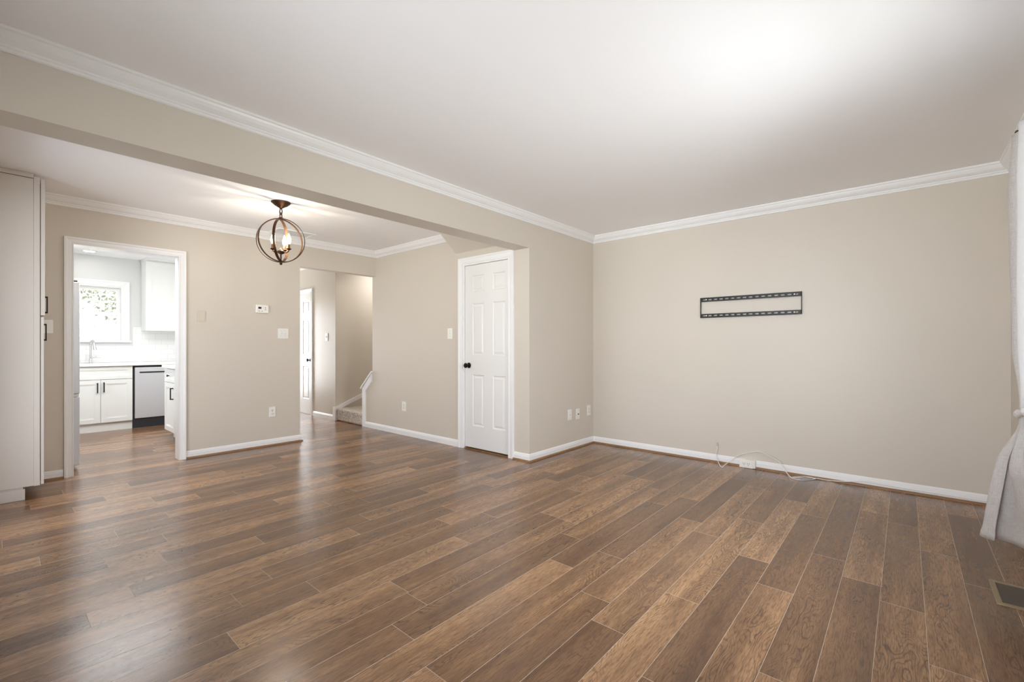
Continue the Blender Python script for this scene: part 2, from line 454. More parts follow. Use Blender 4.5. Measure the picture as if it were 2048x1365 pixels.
# closet-door wall, with its stepped sloping end by the stairs
b = wall_mesh('y', S, S+TH, -3.03, -0.2, 0, H, [(-0.95, -0.262, 0, 2.05), (-3.03, -2.79, 0.53, H)])
b.prism([(-3.03, S, 0.53), (-2.79, S, 0.53), (-2.79, S, 0.755)], (0, TH, 0))
b.box(-0.98, -0.23, S+TH-0.02, S+TH+0.03, 0, 2.1)
struct(b.build('wall_closet', M['paint']), 'beige wall holding the white six panel closet door', 'wall')
# sloping soffit under the stairs, over the closet door
b = MB().prism([(-1.07, S, 2.188), (-1.07, S, H), (-1.07, S-0.30, H)], (0.87, 0, 0))
struct(b.build('wall_soffit', M['paint']), 'small sloping soffit above the closet door', 'wall')
# hall and stairwell
b = wall_mesh('y', S, S+TH, -6.3, -3.82, 0, H, [(-5.42, -4.62, 0, 2.03)])
struct(b.build('wall_hall', M['paint']), 'bright hall wall with a white door and light switch', 'wall')
b = MB().box(-3.94, -3.82, S+TH, 1.6, 0, H)
struct(b.build('wall_stairwell', M['paint']), 'shaded beige stairwell wall rising beyond the hall opening', 'wall')
b = MB().box(-2.79, -2.70, S+TH, 1.6, 0, H).box(-3.94, -2.7, 1.5, 1.6, 0, H)
struct(b.build('wall_stair_inner', M['paint']), 'beige inner wall enclosing the stairs', 'wall')
b = wall_mesh('x', -6.42, -6.3, -2.36, S+TH, 0, H, [(-2.15, -1.35, 0.05, 2.05)])
struct(b.build('wall_entry', M['paint']), 'entry wall with the glazed front door', 'wall')
b = MB().box(-6.3, A-TH, -2.36, -2.24, 0, H)
struct(b.build('wall_partition', M['paint']), 'partition between kitchen and hall', 'wall')
# kitchen
b = MB().box(-5.9, A-TH, -2.63, -2.51, 0, H)
struct(b.build('wall_kitchen_right', M['paint_kitchen']), 'pale right hand kitchen wall', 'wall')
b = wall_mesh('x', -6.02, -5.9, YR, -2.51, 0, H, [(-4.10, -3.40, 1.215, 2.01)])
struct(b.build('wall_kitchen_sink', M['paint_kitchen']), 'pale kitchen wall behind the sink with a white window', 'wall')
b = wall_mesh('y', YR, YR+0.1, -5.9, A-TH, 0, H, [(-4.62, -3.95, 0.95, 2.05)])
struct(b.build('wall_kitchen_left', M['paint_kitchen']), 'pale left hand kitchen wall', 'wall')
b = MB().box(-5.905, -5.888, -4.9, -3.29, 0.905, 1.14).box(-5.905, -5.888, -3.29, -2.63, 0.905, 1.42)
struct(b.build('wall_backsplash', M['tile']), 'white subway tile backsplash above the kitchen counter', 'tile')

# ------------------------------------------------------------------ mouldings
CROWN = [(0, 0), (0.062, 0), (0.062, -0.012), (0.054, -0.016), (0.050, -0.026), (0.040, -0.042), (0.026, -0.054), (0.018, -0.058),
         (0.018, -0.066), (0.012, -0.070), (0.012, -0.080), (0.006, -0.084), (0, -0.084)]
BASE = [(0, 0), (0.013, 0), (0.013, 0.052), (0.010, 0.058), (0.010, 0.064), (0.005, 0.074), (0, 0.076)]
SHOE = [(0.013, 0), (0.027, 0), (0.026, 0.008), (0.022, 0.014), (0.013, 0.017)]
CASING = [(0, 0), (0, 0.014), (0.008, 0.014), (0.011, 0.010), (0.018, 0.013), (0.040, 0.016), (0.046, 0.021), (0.060, 0.021), (0.060, 0)]
def moulding(name, path, prof, m, label, cat):
    return struct(MB().sweep(path, prof, (0, 0, 1)).build(name, m), label, cat)
moulding('trim_1', [(0, YR, H), (0, 0, H), (W, 0, H), (W, YR, H)], CROWN, M['trim'], 'white crown moulding around the living room ceiling', 'moulding')
moulding('trim_2', [(A, YR, H), (A, S, H), (-1.072, S, H)], CROWN, M['trim'], 'white crown moulding in the dining area', 'moulding')
moulding('baseboard_front', [(-0.197, S, 0), (0, S, 0), (0, 0, 0), (W, 0, 0), (W, YR, 0)], BASE, M['trim'], 'white baseboard around the living room walls', 'baseboard')
moulding('trim_3', [(-0.197, S, 0), (0, S, 0), (0, 0, 0), (W, 0, 0), (W, YR, 0)], SHOE, M['brown_trim'], 'brown quarter round along the living room baseboard', 'moulding')
moulding('baseboard_dining', [(A, -3.38, 0), (A, -2.239, 0), (A-TH, -2.239, 0)], BASE, M['trim'], 'white baseboard between the kitchen doorway and hall opening', 'baseboard')
moulding('trim_4', [(A, -3.38, 0), (A, -2.239, 0), (A-TH, -2.239, 0)], SHOE, M['brown_trim'], 'brown quarter round along the dining baseboard', 'moulding')
moulding('baseboard_pantry', [(A, YR, 0), (A, -4.262, 0)], BASE, M['trim'], 'short white baseboard between the tall cabinet and kitchen doorway', 'baseboard')
moulding('trim_5', [(A, YR, 0), (A, -4.262, 0)], SHOE, M['brown_trim'], 'brown quarter round left of the kitchen doorway', 'moulding')
moulding('baseboard_closet', [(-2.965, S, 0), (-1.012, S, 0)], BASE, M['trim'], 'white baseboard from the stairs to the closet door', 'baseboard')
moulding('baseboard_hall', [(-4.56, S, 0), (-3.82, S, 0)], BASE, M['trim'], 'white baseboard beside the hall door', 'baseboard')

# doorway casing round the kitchen opening
def casing_x(name, xw, y0, y1, zt, m, label, n=1, parent=None):
    b = MB().sweep([(xw, y0, 0), (xw, y0, zt), (xw, y1, zt), (xw, y1, 0)], CASING, (n, 0, 0), flip=-1)
    return b
b = MB().sweep([(A, -4.198, 0), (A, -4.198, 2.03), (A, -3.442, 2.03), (A, -3.442, 0)], CASING, (1, 0, 0), flip=-1)
b.box(A-TH-0.005, A+0.004, -4.214, -4.198, 0, 2.046).box(A-TH-0.005, A+0.004, -3.442, -3.426, 0, 2.046).box(A-TH-0.005, A+0.004, -4.198, -3.442, 2.03, 2.046)
struct(b.build('trim_6', M['trim']), 'white casing around the kitchen doorway', 'casing')
# stair newel trim on the end of the closet wall
b = MB()
y = S-0.014
b.box(-3.032, -2.965, y, S, 0, 0.515)
b.prism([(-3.032, y, 0.515), (-2.965, y, 0.515), (-2.965, y, 0.50), (-2.80, y, 0.655), (-2.80, y, 0.755), (-3.032, y, 0.538)], (0, 0.014, 0))
b.prism([(-2.965, y-0.004, 0.06), (-2.955, y-0.004, 0.06), (-2.955, y-0.004, 0.497), (-2.795, y-0.004, 0.648), (-2.795, y-0.004, 0.662), (-2.965, y-0.004, 0.502)], (0, 0.018, 0))
b.prism([(-3.065, y-0.012, 0.527), (-2.785, y-0.012, 0.775), (-2.785, y-0.012, 0.795), (-3.065, y-0.012, 0.547)], (0, TH+0.03, 0))
b.box(-3.032, -3.018, S, S+TH, 0, 0.53)
struct(b.build('trim_7', M['trim']), 'white sloping cap and edge boards at the foot of the stairs', 'trim')
# skirt board climbing the stairwell wall
b = MB().prism([(-3.82, -1.217, 0.0), (-3.82, -1.217, 0.20), (-3.82, -0.2, 0.59), (-3.82, -0.2, 0.53), (-3.82, -1.13, 0.17), (-3.82, -1.13, 0.0)], (0.018, 0, 0))
b.box(-3.875, -3.80, S-0.016, S, 0, 0.205)
struct(b.build('trim_8', M['trim']), 'white skirt board climbing the stairwell wall', 'trim')

# ------------------------------------------------------------------ panel doors
def panel_door(b, x0, x1, z0, z1, yf, th, cols, rows):
    """slab facing -y with raised panels; cols / rows are (start, end) lists in x / z"""
    xs = sorted({x0, x1, *[c for p in cols for c in p]}); zs = sorted({z0, z1, *[c for p in rows for c in p]})
    isp = lambda a, c, d, e: any(abs(a-p[0]) < 1e-6 and abs(c-p[1]) < 1e-6 for p in cols) and any(abs(d-r[0]) < 1e-6 and abs(e-r[1]) < 1e-6 for r in rows)
    for i in range(len(xs)-1):
        for j in range(len(zs)-1):
            a, c, d, e = xs[i], xs[i+1], zs[j], zs[j+1]
            if not isp(a, c, d, e):
                n = len(b.v); b.v += [(a,yf,d),(c,yf,d),(c,yf,e),(a,yf,e)]; b.f.append((n,n+1,n+2,n+3)); continue
            rings = [(0, 0), (0.010, 0.009), (0.018, 0.009), (0.036, 0.002)]
            n = len(b.v)
            for ins, dep in rings: b.v += [(a+ins,yf+dep,d+ins),(c-ins,yf+dep,d+ins),(c-ins,yf+dep,e-ins),(a+ins,yf+dep,e-ins)]
            for r in range(len(rings)-1):
                for k in range(4):
                    k2 = (k+1) % 4; b.f.append((n+r*4+k, n+r*4+k2, n+r*4+4+k2, n+r*4+4+k))
            q = n+(len(rings)-1)*4; b.f.append((q, q+1, q+2, q+3))
    n = len(b.v); yb = yf+th
    b.v += [(x0,yf,z0),(x1,yf,z0),(x1,yf,z1),(x0,yf,z1),(x0,yb,z0),(x1,yb,z0),(x1,yb,z1),(x0,yb,z1)]
    b.f += [(n+4,n+5,n+6,n+7),(n,n+1,n+5,n+4),(n+1,n+2,n+6,n+5),(n+2,n+3,n+7,n+6),(n+3,n,n+4,n+7)]
    return b
def weld(o):
    bm = bmesh.new(); bm.from_mesh(o.data); bmesh.ops.remove_doubles(bm, verts=bm.verts, dist=1e-5)
    bmesh.ops.recalc_face_normals(bm, faces=bm.faces); bm.to_mesh(o.data); bm.free(); return o
def knob_mb(x, y, z):
    return MB().lathe([(0.030, 0.0), (0.031, -0.004), (0.024, -0.009), (0.011, -0.012), (0.010, -0.030), (0.018, -0.036), (0.027, -0.046), (0.028, -0.056), (0.022, -0.064), (0.004, -0.067)], (x, y, z), 'y', 24)

d1 = thing('door_1', (-0.606, S, 0), 'white six panel closet door with a black knob beside the stub wall', 'door', kind='structure')
b = MB().sweep([(-0.944, S, 0), (-0.944, S, 2.046), (-0.266, S, 2.046), (-0.266, S, 0)], [(a*1.12+0.004, t) for a, t in CASING], (0, -1, 0), flip=-1)
b.box(-0.95, -0.934, S-0.002, S+TH-0.02, 0, 2.05).box(-0.278, -0.262, S-0.002, S+TH-0.02, 0, 2.05).box(-0.934, -0.278, S-0.002, S+TH-0.02, 2.034, 2.05)
b.build('casing', M['trim'], d1)
b = panel_door(MB(), -0.930, -0.282, 0.022, 2.030, S+0.014, 0.036, [(-0.816, -0.637), (-0.508, -0.328)], [(0.262, 0.824), (1.040, 1.608), (1.735, 1.914)])
o = weld(b.build('door_slab', M['door'], d1))
kb = knob_mb(-0.868, S+0.014, 0.925).build('door_knob', M['knob'], d1, smooth=True); kb['label'] = 'black round door knob'
b = MB().box(-0.934, -0.278, S+0.004, S+0.05, 0.0005, 0.008); b.build('threshold', M['brown_trim'], d1)

d2 = thing('door_2', (-5.02, S, 0), 'bright white panel door in the hall, half hidden by the dining wall', 'door', kind='structure')
b = MB().sweep([(-5.42, S, 0), (-5.42, S, 2.03), (-4.62, S, 2.03), (-4.62, S, 0)], CASING, (0, -1, 0), flip=-1)
b.box(-5.43, -5.41, S, S+0.09, 0, 2.03).box(-4.63, -4.61, S, S+0.09, 0, 2.03).box(-5.41, -4.63, S, S+0.09, 2.015, 2.04)
b.build('casing', M['trim'], d2)
b = panel_door(MB(), -5.408, -4.632, 0.012, 2.012, S+0.018, 0.036, [(-5.30, -5.07), (-4.97, -4.74)], [(0.25, 0.80), (1.0, 1.58), (1.70, 1.90)])
weld(b.build('door_slab', M['door'], d2))
kb = knob_mb(-4.69, S+0.018, 0.905).build('door_knob', M['knob'], d2, smooth=True); kb['label'] = 'black round door knob'

# ------------------------------------------------------------------ windows and glazed doors
def window_x(name, x, y0, y1, z0, z1, side, label, deep=0.12, cols=2, rows=2):
    """double-hung window in a wall of normal x; side = +1 when the room lies at larger x"""
    w = thing(name, (x, (y0+y1)/2, z0), label, 'window', kind='structure')
    xs = x-side*deep*0.5
    b = MB().sweep([(x, y0, z0), (x, y0, z1), (x, y1, z1), (x, y1, z0)], [(a*1.2, t) for a, t in CASING], (side, 0, 0), flip=-side)
    b.box(x-side*deep, x+side*0.002, y0, y0+0.02, z0, z1).box(x-side*deep, x+side*0.002, y1-0.02, y1, z0, z1).box(x-side*deep, x+side*0.002, y0+0.02, y1-0.02, z1-0.02, z1)
    b.build('window_frame', M['trim'], w)
    MB().box(x-side*deep, x+side*0.045, y0-0.09, y1+0.09, z0-0.022, z0+0.004).build('window_sill', M['trim'], w, bevel=0.004)
    zm = (z0+z1)/2
    for nm, a, c, dx in (('lower_sash', z0+0.005, zm+0.02, 0.0), ('upper_sash', zm-0.02, z1-0.02, -0.03*side)):
        xa = xs+dx-0.014; xb = xs+dx+0.014
        b = MB().box(xa, xb, y0+0.02, y0+0.065, a, c).box(xa, xb, y1-0.065, y1-0.02, a, c).box(xa, xb, y0+0.065, y1-0.065, a, a+0.045).box(xa, xb, y0+0.065, y1-0.065, c-0.04, c)
        for k in range(1, cols):
            yy = y0+(y1-y0)*k/cols; b.box(xs+dx-0.006, xs+dx+0.006, yy-0.008, yy+0.008, a+0.04, c-0.03)
        for k in range(1, rows):
            zz = a+(c-a)*k/rows; b.box(xs+dx-0.005, xs+dx+0.005, y0+0.065, y1-0.065, zz-0.006, zz+0.006)
        s_ = b.build(nm, M['trim'], w)
        MB().box(xs+dx-0.002, xs+dx+0.002, y0+0.055, y1-0.055, a+0.04, c-0.035).build('pane', M['glass'], s_)
    return w
window_x('window_1', -5.9, -4.10, -3.40, 1.215, 2.01, 1, 'white double hung kitchen window above the sink', cols=3, rows=2)
window_x('window_2', W, -3.25, -1.85, 0.75, 2.10, -1, 'white front window behind the linen curtain', cols=2)
def glazed_y(name, y, x0, x1, z0, z1, label):
    w = thing(name, ((x0+x1)/2, y, z0), label, 'window', kind='structure')
    b = MB().sweep([(x0, y, z0), (x0, y, z1), (x1, y, z1), (x1, y, z0)], CASING, (0, 1, 0), flip=1)
    xm = (x0+x1)/2
    for a, c, dy in ((x0, xm+0.03, -0.04), (xm-0.03, x1, -0.08)):
        yy = y+dy
        b.box(a, a+0.06, yy-0.015, yy+0.015, z0, z1).box(c-0.06, c, yy-0.015, yy+0.015, z0, z1).box(a+0.06, c-0.06, yy-0.015, yy+0.015, z0, z0+0.07).box(a+0.06, c-0.06, yy-0.015, yy+0.015, z1-0.06, z1)
    b.build('window_frame', M['trim'], w)
    for a, c, dy in ((x0, xm+0.03, -0.04), (xm-0.03, x1, -0.08)):
        MB().box(a+0.05, c-0.05, y+dy-0.003, y+dy+0.003, z0+0.06, z1-0.05).build('pane', M['glass'], w)
glazed_y('added_door_3', YR, -1.8, -0.2, 0.0, 2.05, 'unseen sliding glass door added in the rear wall for light')  # unseen glazing, added to let light onto the dining walls
glazed_y('added_window_4', YR+0.1, -4.62, -3.95, 0.95, 2.05, 'unseen kitchen side window added for light')  # unseen, added with its side fill to brighten the kitchen
glazed_y('added_window_3', YR, 0.15, 2.6, 0.3, 2.2, 'wide unseen rear window added behind the camera for light')  # unseen, added so light reaches the bracket wall
d4 = thing('door_4', (-6.36, -1.75, 0.05), 'glazed front door at the end of the hall', 'door', kind='structure')
b = MB().box(-6.38, -6.34, -2.15, -2.05, 0.05, 2.05).box(-6.38, -6.34, -1.45, -1.35, 0.05, 2.05).box(-6.38, -6.34, -2.05, -1.45, 1.94, 2.05).box(-6.38, -6.34, -2.05, -1.45, 0.05, 0.3)
b.build('door_frame', M['trim'], d4)
MB().box(-6.363, -6.357, -2.06, -1.44, 0.29, 1.95).build('pane', M['glass'], d4)

# ------------------------------------------------------------------ stairs
st = thing('staircase', (-3.41, S, 0), 'beige carpeted bottom steps beyond the hall opening', 'stairs')
def tread(y0, z1):
    b = MB(); b.box(-3.80, -2.80 if y0 > S else -3.035, y0, y0+0.70 if y0 < -1 else 1.45, 0 if y0 < -1 else z1-0.2, z1)
    return b
MB().box(-3.798, -3.036, S-0.002, -0.45, 0.0, 0.185).build('step', M['carpet'], st, bevel=0.025, seg=4)
MB().box(-3.798, -2.80, -0.45, -0.17, 0.0, 0.37).build('step', M['carpet'], st, bevel=0.025, seg=4)
MB().box(-3.798, -2.80, -0.17, 0.11, 0.0, 0.555).build('step', M['carpet'], st, bevel=0.025, seg=4)
MB().box(-3.798, -2.80, 0.11, 0.39, 0.0, 0.74).build('step', M['carpet'], st, bevel=0.025, seg=4)

# ------------------------------------------------------------------ tall pantry cabinet
pc = thing('pantry_cabinet', (-2.41, -4.75, 0), 'tall greige cabinet seen side on at the left, reaching the ceiling', 'cabinet')
MB().box(-2.690, -2.15, YR+0.004, -4.4615, 0.095, 2.395).build('carcass', M['pantry'], pc)
MB().box(-2.15, -2.132, YR+0.004, -4.4615, 0.095, 2.392).build('side_panel', M['pantry'], pc, bevel=0.001)
MB().box(-2.690, -2.130, -4.461, -4.428, 0.092, 2.41).build('face_frame', M['pantry'], pc, bevel=0.0015)
MB().box(-2.690, -2.126, YR+0.004, -4.462, 2.396, 2.4285).build('top_trim', M['pantry'], pc, bevel=0.002)
b = MB().box(-2.690, -2.145, YR+0.004, -4.515, 0.0, 0.0945).box(-2.145, -2.135, YR+0.004, -4.505, 0.0, 0.080)
b.build('toe_kick', M['pantry'], pc, bevel=0.001)
def pantry_door(z0, z1, y1, hz):
    ins = 0.06
    d = MB()
    x0, x1 = -2.685, -2.131; yb = -4.4243
    d.box(x0+ins, x1-ins, yb, y1-0.006, z0+ins, z1-ins)
    d.box(x0, x0+ins, yb, y1, z0, z1).box(x1-ins, x1, yb, y1, z0, z1).box(x0+ins, x1-ins, yb, y1, z0, z0+ins).box(x0+ins, x1-ins, yb, y1, z1-ins, z1)
    o = d.build('door', M['pantry'], pc)
    xh = -2.185
    h = MB().box(xh-0.006, xh+0.006, y1+0.010, y1+0.018, hz-0.065, hz+0.065).box(xh-0.006, xh+0.006, y1-0.001, y1+0.012, hz-0.065, hz-0.053).box(xh-0.006, xh+0.006, y1-0.001, y1+0.012, hz+0.053, hz+0.065)
    h = h.build('handle', M['black'], o, bevel=0.0015); h['label'] = 'black bar handle'
    return o
pantry_door(1.372, 2.40, -4.402, 1.455)
pantry_door(0.098, 1.358, -4.408, 1.245)
# dark strip painting the shade in the gap behind the doors
MB().box(-2.67, -2.145, -4.4278, -4.4245, 0.12, 2.37).build('gap_shade', M['slot'], pc)

# ------------------------------------------------------------------ orb pendant
px, py = -1.44, -2.965
pl = thing('pendant_light', (px, py, H), 'bronze orb pendant with lit candle bulbs hanging in the dining area', 'pendant light')
MB().lathe([(0.078, H-0.001), (0.080, H-0.006), (0.074, H-0.010), (0.070, H-0.016), (0.060, H-0.022), (0.054, H-0.030), (0.040, H-0.036), (0.030, H-0.044), (0.014, H-0.052), (0.010, H-0.060), (0.003, H-0.064)], (px, py, 0), 'z', 40).build('canopy', M['bronze'], pl, smooth=True)
b = MB()
for i, zc in enumerate((H-0.084, H-0.122)):
    rot = i*PI/2+0.5
    pts = []
    for k in range(20):
        t = 2*PI*k/20; r = 0.0125*math.cos(t); pts.append((px+r*math.cos(rot), py+r*math.sin(rot), zc+0.027*math.sin(t)))
    b.tube(pts, 0.0042, 8, closed=True)
cc = b.build('chain', M['bronze'], pl, smooth=True)
Zo, Ro = 2.087, 0.196
MB().lathe([(0.006, Zo+Ro+0.012), (0.018, Zo+Ro+0.008), (0.020, Zo+Ro), (0.012, Zo+Ro-0.010), (0.004, Zo+Ro-0.02)], (px, py, 0), 'z', 20).build('top_hub', M['bronze'], pl, smooth=True)
def hoop(az, R_, wid, tilt=0.0):
    b = MB(); n = 72; th = 0.0022
    ax = Vector((math.cos(az+PI/2), math.sin(az+PI/2), 0)); u = Vector((math.cos(az), math.sin(az), 0)); z = Vector((0, 0, 1))
    for k in range(n):
        t = 2*PI*k/n; d = u*math.cos(t)+z*math.sin(t)
        for rr, ss in ((R_-th, -1), (R_-th, 1), (R_+th, 1), (R_+th, -1)):
            b.v.append(tuple(Vector((px, py, Zo))+d*rr+ax*ss*wid/2))
    for k in range(n):
        k2 = (k+1) % n
        for j in range(4):
            j2 = (j+1) % 4; b.f.append((k*4+j, k*4+j2, k2*4+j2, k2*4+j))
    return b.build('hoop', M['bronze'], pl, smooth=True)
right = 1.187
hoop(right-0.16, Ro, 0.022)
hoop(right+0.40, Ro-0.006, 0.022)
hoop(right+1.26, Ro-0.012, 0.022)
MB().tube([(px, py, Zo-Ro-0.014), (px, py, Zo-0.105)], 0.006, 12).ball((px, py, Zo-Ro-0.012), 0.012).build('stem', M['bronze'], pl, smooth=True)
MB().lathe([(0.004, Zo-0.125), (0.022, Zo-0.118), (0.030, Zo-0.104), (0.028, Zo-0.094), (0.012, Zo-0.086), (0.006, Zo-0.07), (0.002, Zo-0.066)], (px, py, 0), 'z', 24).build('hub', M['bronze'], pl, smooth=True)
for az in (right+PI-0.35, right-0.42, right+1.15):
    c, s_ = math.cos(az), math.sin(az); P = lambda r, z: (px+c*r, py+s_*r, Zo+z)
    arm = MB().tube([P(0.02, -0.103), P(0.035, -0.108), P(0.052, -0.106), P(0.066, -0.096), P(0.070, -0.082)], 0.0055, 10)
    arm.lathe([(0.006, -0.086), (0.016, -0.082), (0.021, -0.074), (0.020, -0.072), (0.008, -0.074)], P(0.070, 0), 'z', 18)
    arm = arm.build('arm', M['bronze'], pl, smooth=True)
    sl = MB().lathe([(0.0095, -0.076), (0.0105, -0.074), (0.0105, -0.034), (0.0085, -0.030)], P(0.070, 0), 'z', 18).build('candle_sleeve', M['sleeve'], arm, smooth=True)
    bu = MB().lathe([(0.0065, -0.032), (0.011, -0.022), (0.0165, -0.004), (0.0160, 0.012), (0.011, 0.030), (0.006, 0.044), (0.0025, 0.056), (0.0008, 0.062)], P(0.070, 0), 'z', 18).build('bulb', M['bulb'], arm, smooth=True)

# ------------------------------------------------------------------ bracket on the front wall
tv = thing('wall_bracket', (1.672, 0, 1.52), 'black slotted steel television bracket on the beige living room wall', 'wall mount')
def rail(z0, z1, ztop_flange):
    x0, x1 = 1.241, 2.103; y0 = -0.022; th = 0.003
    n = 16; p = (x1-x0-0.03)/n
    holes = [(x0+0.015+p*(i+0.18), x0+0.015+p*(i+0.80), (z0+z1)/2-0.006, (z0+z1)/2+0.006) for i in range(n)]
    b = wall_mesh('y', y0-th, y0, x0, x1, z0, z1, holes)
    fz = z1 if ztop_flange else z0
    b.box(x0, x1, y0-th, -0.001, fz-0.0015, fz+0.0015)
    return b.build('rail', M['bracket'], tv)
rail(1.578, 1.617, True); rail(1.421, 1.458, False)
MB().box(1.241, 1.2445, -0.025, -0.001, 1.421, 1.617).build('side_bar', M['bracket'], tv)
MB().box(2.0995, 2.103, -0.025, -0.001, 1.421, 1.617).build('side_bar', M['bracket'], tv)
for x, z in ((1.30, 1.5975), (2.05, 1.5975), (1.30, 1.4395), (2.05, 1.4395)):
    MB().lathe([(0.008, -0.0252), (0.008, -0.029), (0.005, -0.031), (0.001, -0.0315)], (x, 0, z), 'y', 12).build('bolt', M['chrome'], tv, smooth=True)

# ------------------------------------------------------------------ wall plates
def frame_pts(ax, p, u, z, sgn):
    """local (right, up, out) -> world for a plate on a wall; ax = wall normal axis, sgn = direction into the room"""
    if ax == 'x': return lambda a, bb, o: (p+sgn*o, u+a*sgn, z+bb)
    return lambda a, bb, o: (u+a*(-sgn), p+sgn*o, z+bb)
def lbox(b, F, a0, a1, b0, b1, o0, o1):
    p, q = F(a0, b0, o0), F(a1, b1, o1)
    return b.box(p[0], q[0], p[1], q[1], p[2], q[2])
def plate(name, ax, p, u, z, sgn, w, h, label, cat, kind, mt='plate', group=None):
    F = frame_pts(ax, p, u, z, sgn)
    t = thing(name, F(0, 0, 0), label, cat, group)
    pl_ = lbox(MB(), F, -w/2, w/2, -h/2, h/2, 0.0002, 0.006).build('cover_plate', M[mt], t, bevel=0.002)
    if kind == 'outlet':
        for s_ in (1, -1):
            r = lbox(MB(), F, -0.017, 0.017, s_*0.0195-0.014, s_*0.0195+0.014, 0.006, 0.008).build('receptacle', M['plate'], t, bevel=0.004, seg=3)
            sl = MB()
            lbox(sl, F, -0.009, -0.006, s_*0.0195-0.003, s_*0.0195+0.008, 0.0079, 0.0084); lbox(sl, F, 0.006, 0.009, s_*0.0195-0.002, s_*0.0195+0.007, 0.0079, 0.0084)
            lbox(sl, F, -0.003, 0.003, s_*0.0195-0.010, s_*0.0195-0.005, 0.0079, 0.0084)
            sl.build('slot', M['slot'], r)
        lbox(MB(), F, -0.003, 0.003, -0.003, 0.003, 0.006, 0.0072).build('screw', M['chrome'], t)
    elif kind.startswith('switch'):
        n = int(kind[6:] or 1)
        for i in range(n):
            o = (i-(n-1)/2)*0.046
            lbox(MB(), F, o-0.0055, o+0.0055, -0.012, 0.012, 0.006, 0.0085).build('switch_bezel', M['plate'] if mt == 'plate' else M[mt], t, bevel=0.0015)
            b = MB(); pts = [F(o-0.004, -0.004, 0.008), F(o-0.004, 0.004, 0.008), F(o-0.004, 0.012, 0.019), F(o-0.004, 0.007, 0.020)]
            e = Vector(F(o+0.004, 0, 0))-Vector(F(o-0.004, 0, 0)); b.prism(pts, e)
            b.build('toggle', M['plate'], t)
            for s_ in (1, -1): lbox(MB(), F, o-0.0025, o+0.0025, s_*0.030-0.0025, s_*0.030+0.0025, 0.006, 0.0072).build('screw', M['chrome'], t)
    elif kind == 'rocker':
        for o in (-0.046, 0, 0.046):
            lbox(MB(), F, o-0.016, o+0.016, -0.033, 0.033, 0.006, 0.009).build('rocker', M['plate'], t, bevel=0.002)
    elif kind == 'blank':
        lbox(MB(), F, -w/2+0.012, w/2-0.012, -h/2+0.012, h/2-0.012, 0.006, 0.0085).build('panel', M[mt], t, bevel=0.002)
        lbox(MB(), F, -0.002, 0.002, -h/2+0.004, -h/2+0.008, 0.006, 0.0072).build('screw', M[mt], t)
    elif kind == 'phone':
        lbox(MB(), F, -0.007, 0.007, -0.010, 0.008, 0.006, 0.008).build('jack', M['plate'], t)
        lbox(MB(), F, -0.004, 0.004, -0.006, 0.003, 0.0079, 0.0084).build('socket', M['slot'], t)
        for s_ in (1, -1): lbox(MB(), F, -0.003, 0.003, s_*0.042-0.003, s_*0.042+0.003, 0.006, 0.0074).build('screw', M['chrome'], t)
    elif kind == 'coax':
        q = F(0, -0.002, 0.006); d = Vector(F(0, 0, 1))-Vector(F(0, 0, 0))
        b = MB().tube([Vector(q), Vector(q)+d*0.012], 0.0055, 12); b.build('coax_socket', M['slot'], t)
        for s_ in (1, -1): lbox(MB(), F, -0.003, 0.003, s_*0.042-0.003, s_*0.042+0.003, 0.006, 0.0074).build('screw', M['chrome'], t)
    return t
plate('wall_plate', 'x', 0, -0.498, 0.384, 1, 0.073, 0.115, 'leftmost small white jack plate on the stub wall, with a faint dark slot', 'wall plate', 'phone')
plate('wall_plate', 'x', 0, -0.337, 0.376, 1, 0.073, 0.115, 'middle white plate on the stub wall, with one black round socket', 'wall plate', 'coax')
plate('wall_outlet', 'x', 0, -0.102, 0.391, 1, 0.073, 0.118, 'white duplex outlet on the stub wall next to the room corner', 'outlet', 'outlet')
plate('wall_outlet', 'x', A, -2.555, 0.384, 1, 0.072, 0.115, 'white duplex outlet low on the dining wall below the double switch', 'outlet', 'outlet')
plate('light_switch', 'x', A, -2.435, 1.285, 1, 0.118, 0.118, 'white double toggle switch on the dining wall below the thermostat', 'switch', 'switch2')
plate('wall_plate', 'x', A, -3.248, 1.448, 1, 0.072, 0.116, 'beige painted blank plate on the dining wall right of the kitchen doorway', 'wall plate', 'blank', 'plate_beige')
plate('light_switch', 'x', A, -4.395, 1.305, 1, 0.145, 0.115, 'white multi gang switch plate half hidden behind the tall cabinet handle', 'switch', 'rocker')
plate('light_switch', 'y', S, -1.166, 1.283, -1, 0.085, 0.122, 'white single toggle switch just left of the closet door', 'switch', 'switch1')
plate('wall_outlet', 'y', S, -2.052, 0.368, -1, 0.085, 0.120, 'white duplex outlet low on the wall between stairs and closet door', 'outlet', 'outlet')
plate('light_switch', 'y', S, -4.092, 1.280, -1, 0.09, 0.125, 'white single switch on the hall wall seen through the opening', 'switch', 'switch1')
# thermostat
F = frame_pts('x', A, -2.668, 1.557, 1)
t = thing('thermostat', F(0, 0, 0), 'small white thermostat with a dark display on the dining wall', 'thermostat')
lbox(MB(), F, -0.066, 0.066, -0.046, 0.046, 0.0002, 0.026).build('body', M['plate'], t, bevel=0.006, seg=3)
lbox(MB(), F, -0.044, -0.012, 0.000, 0.022, 0.0255, 0.0268).build('display', M['slot'], t)
for a, bb in ((0.030, 0.014), (0.030, -0.006), (-0.004, -0.026), (-0.034, -0.026)):
    lbox(MB(), F, a-0.006, a+0.006, bb-0.003, bb+0.003, 0.0255, 0.0275).build('button', M['vent_dark'], t)

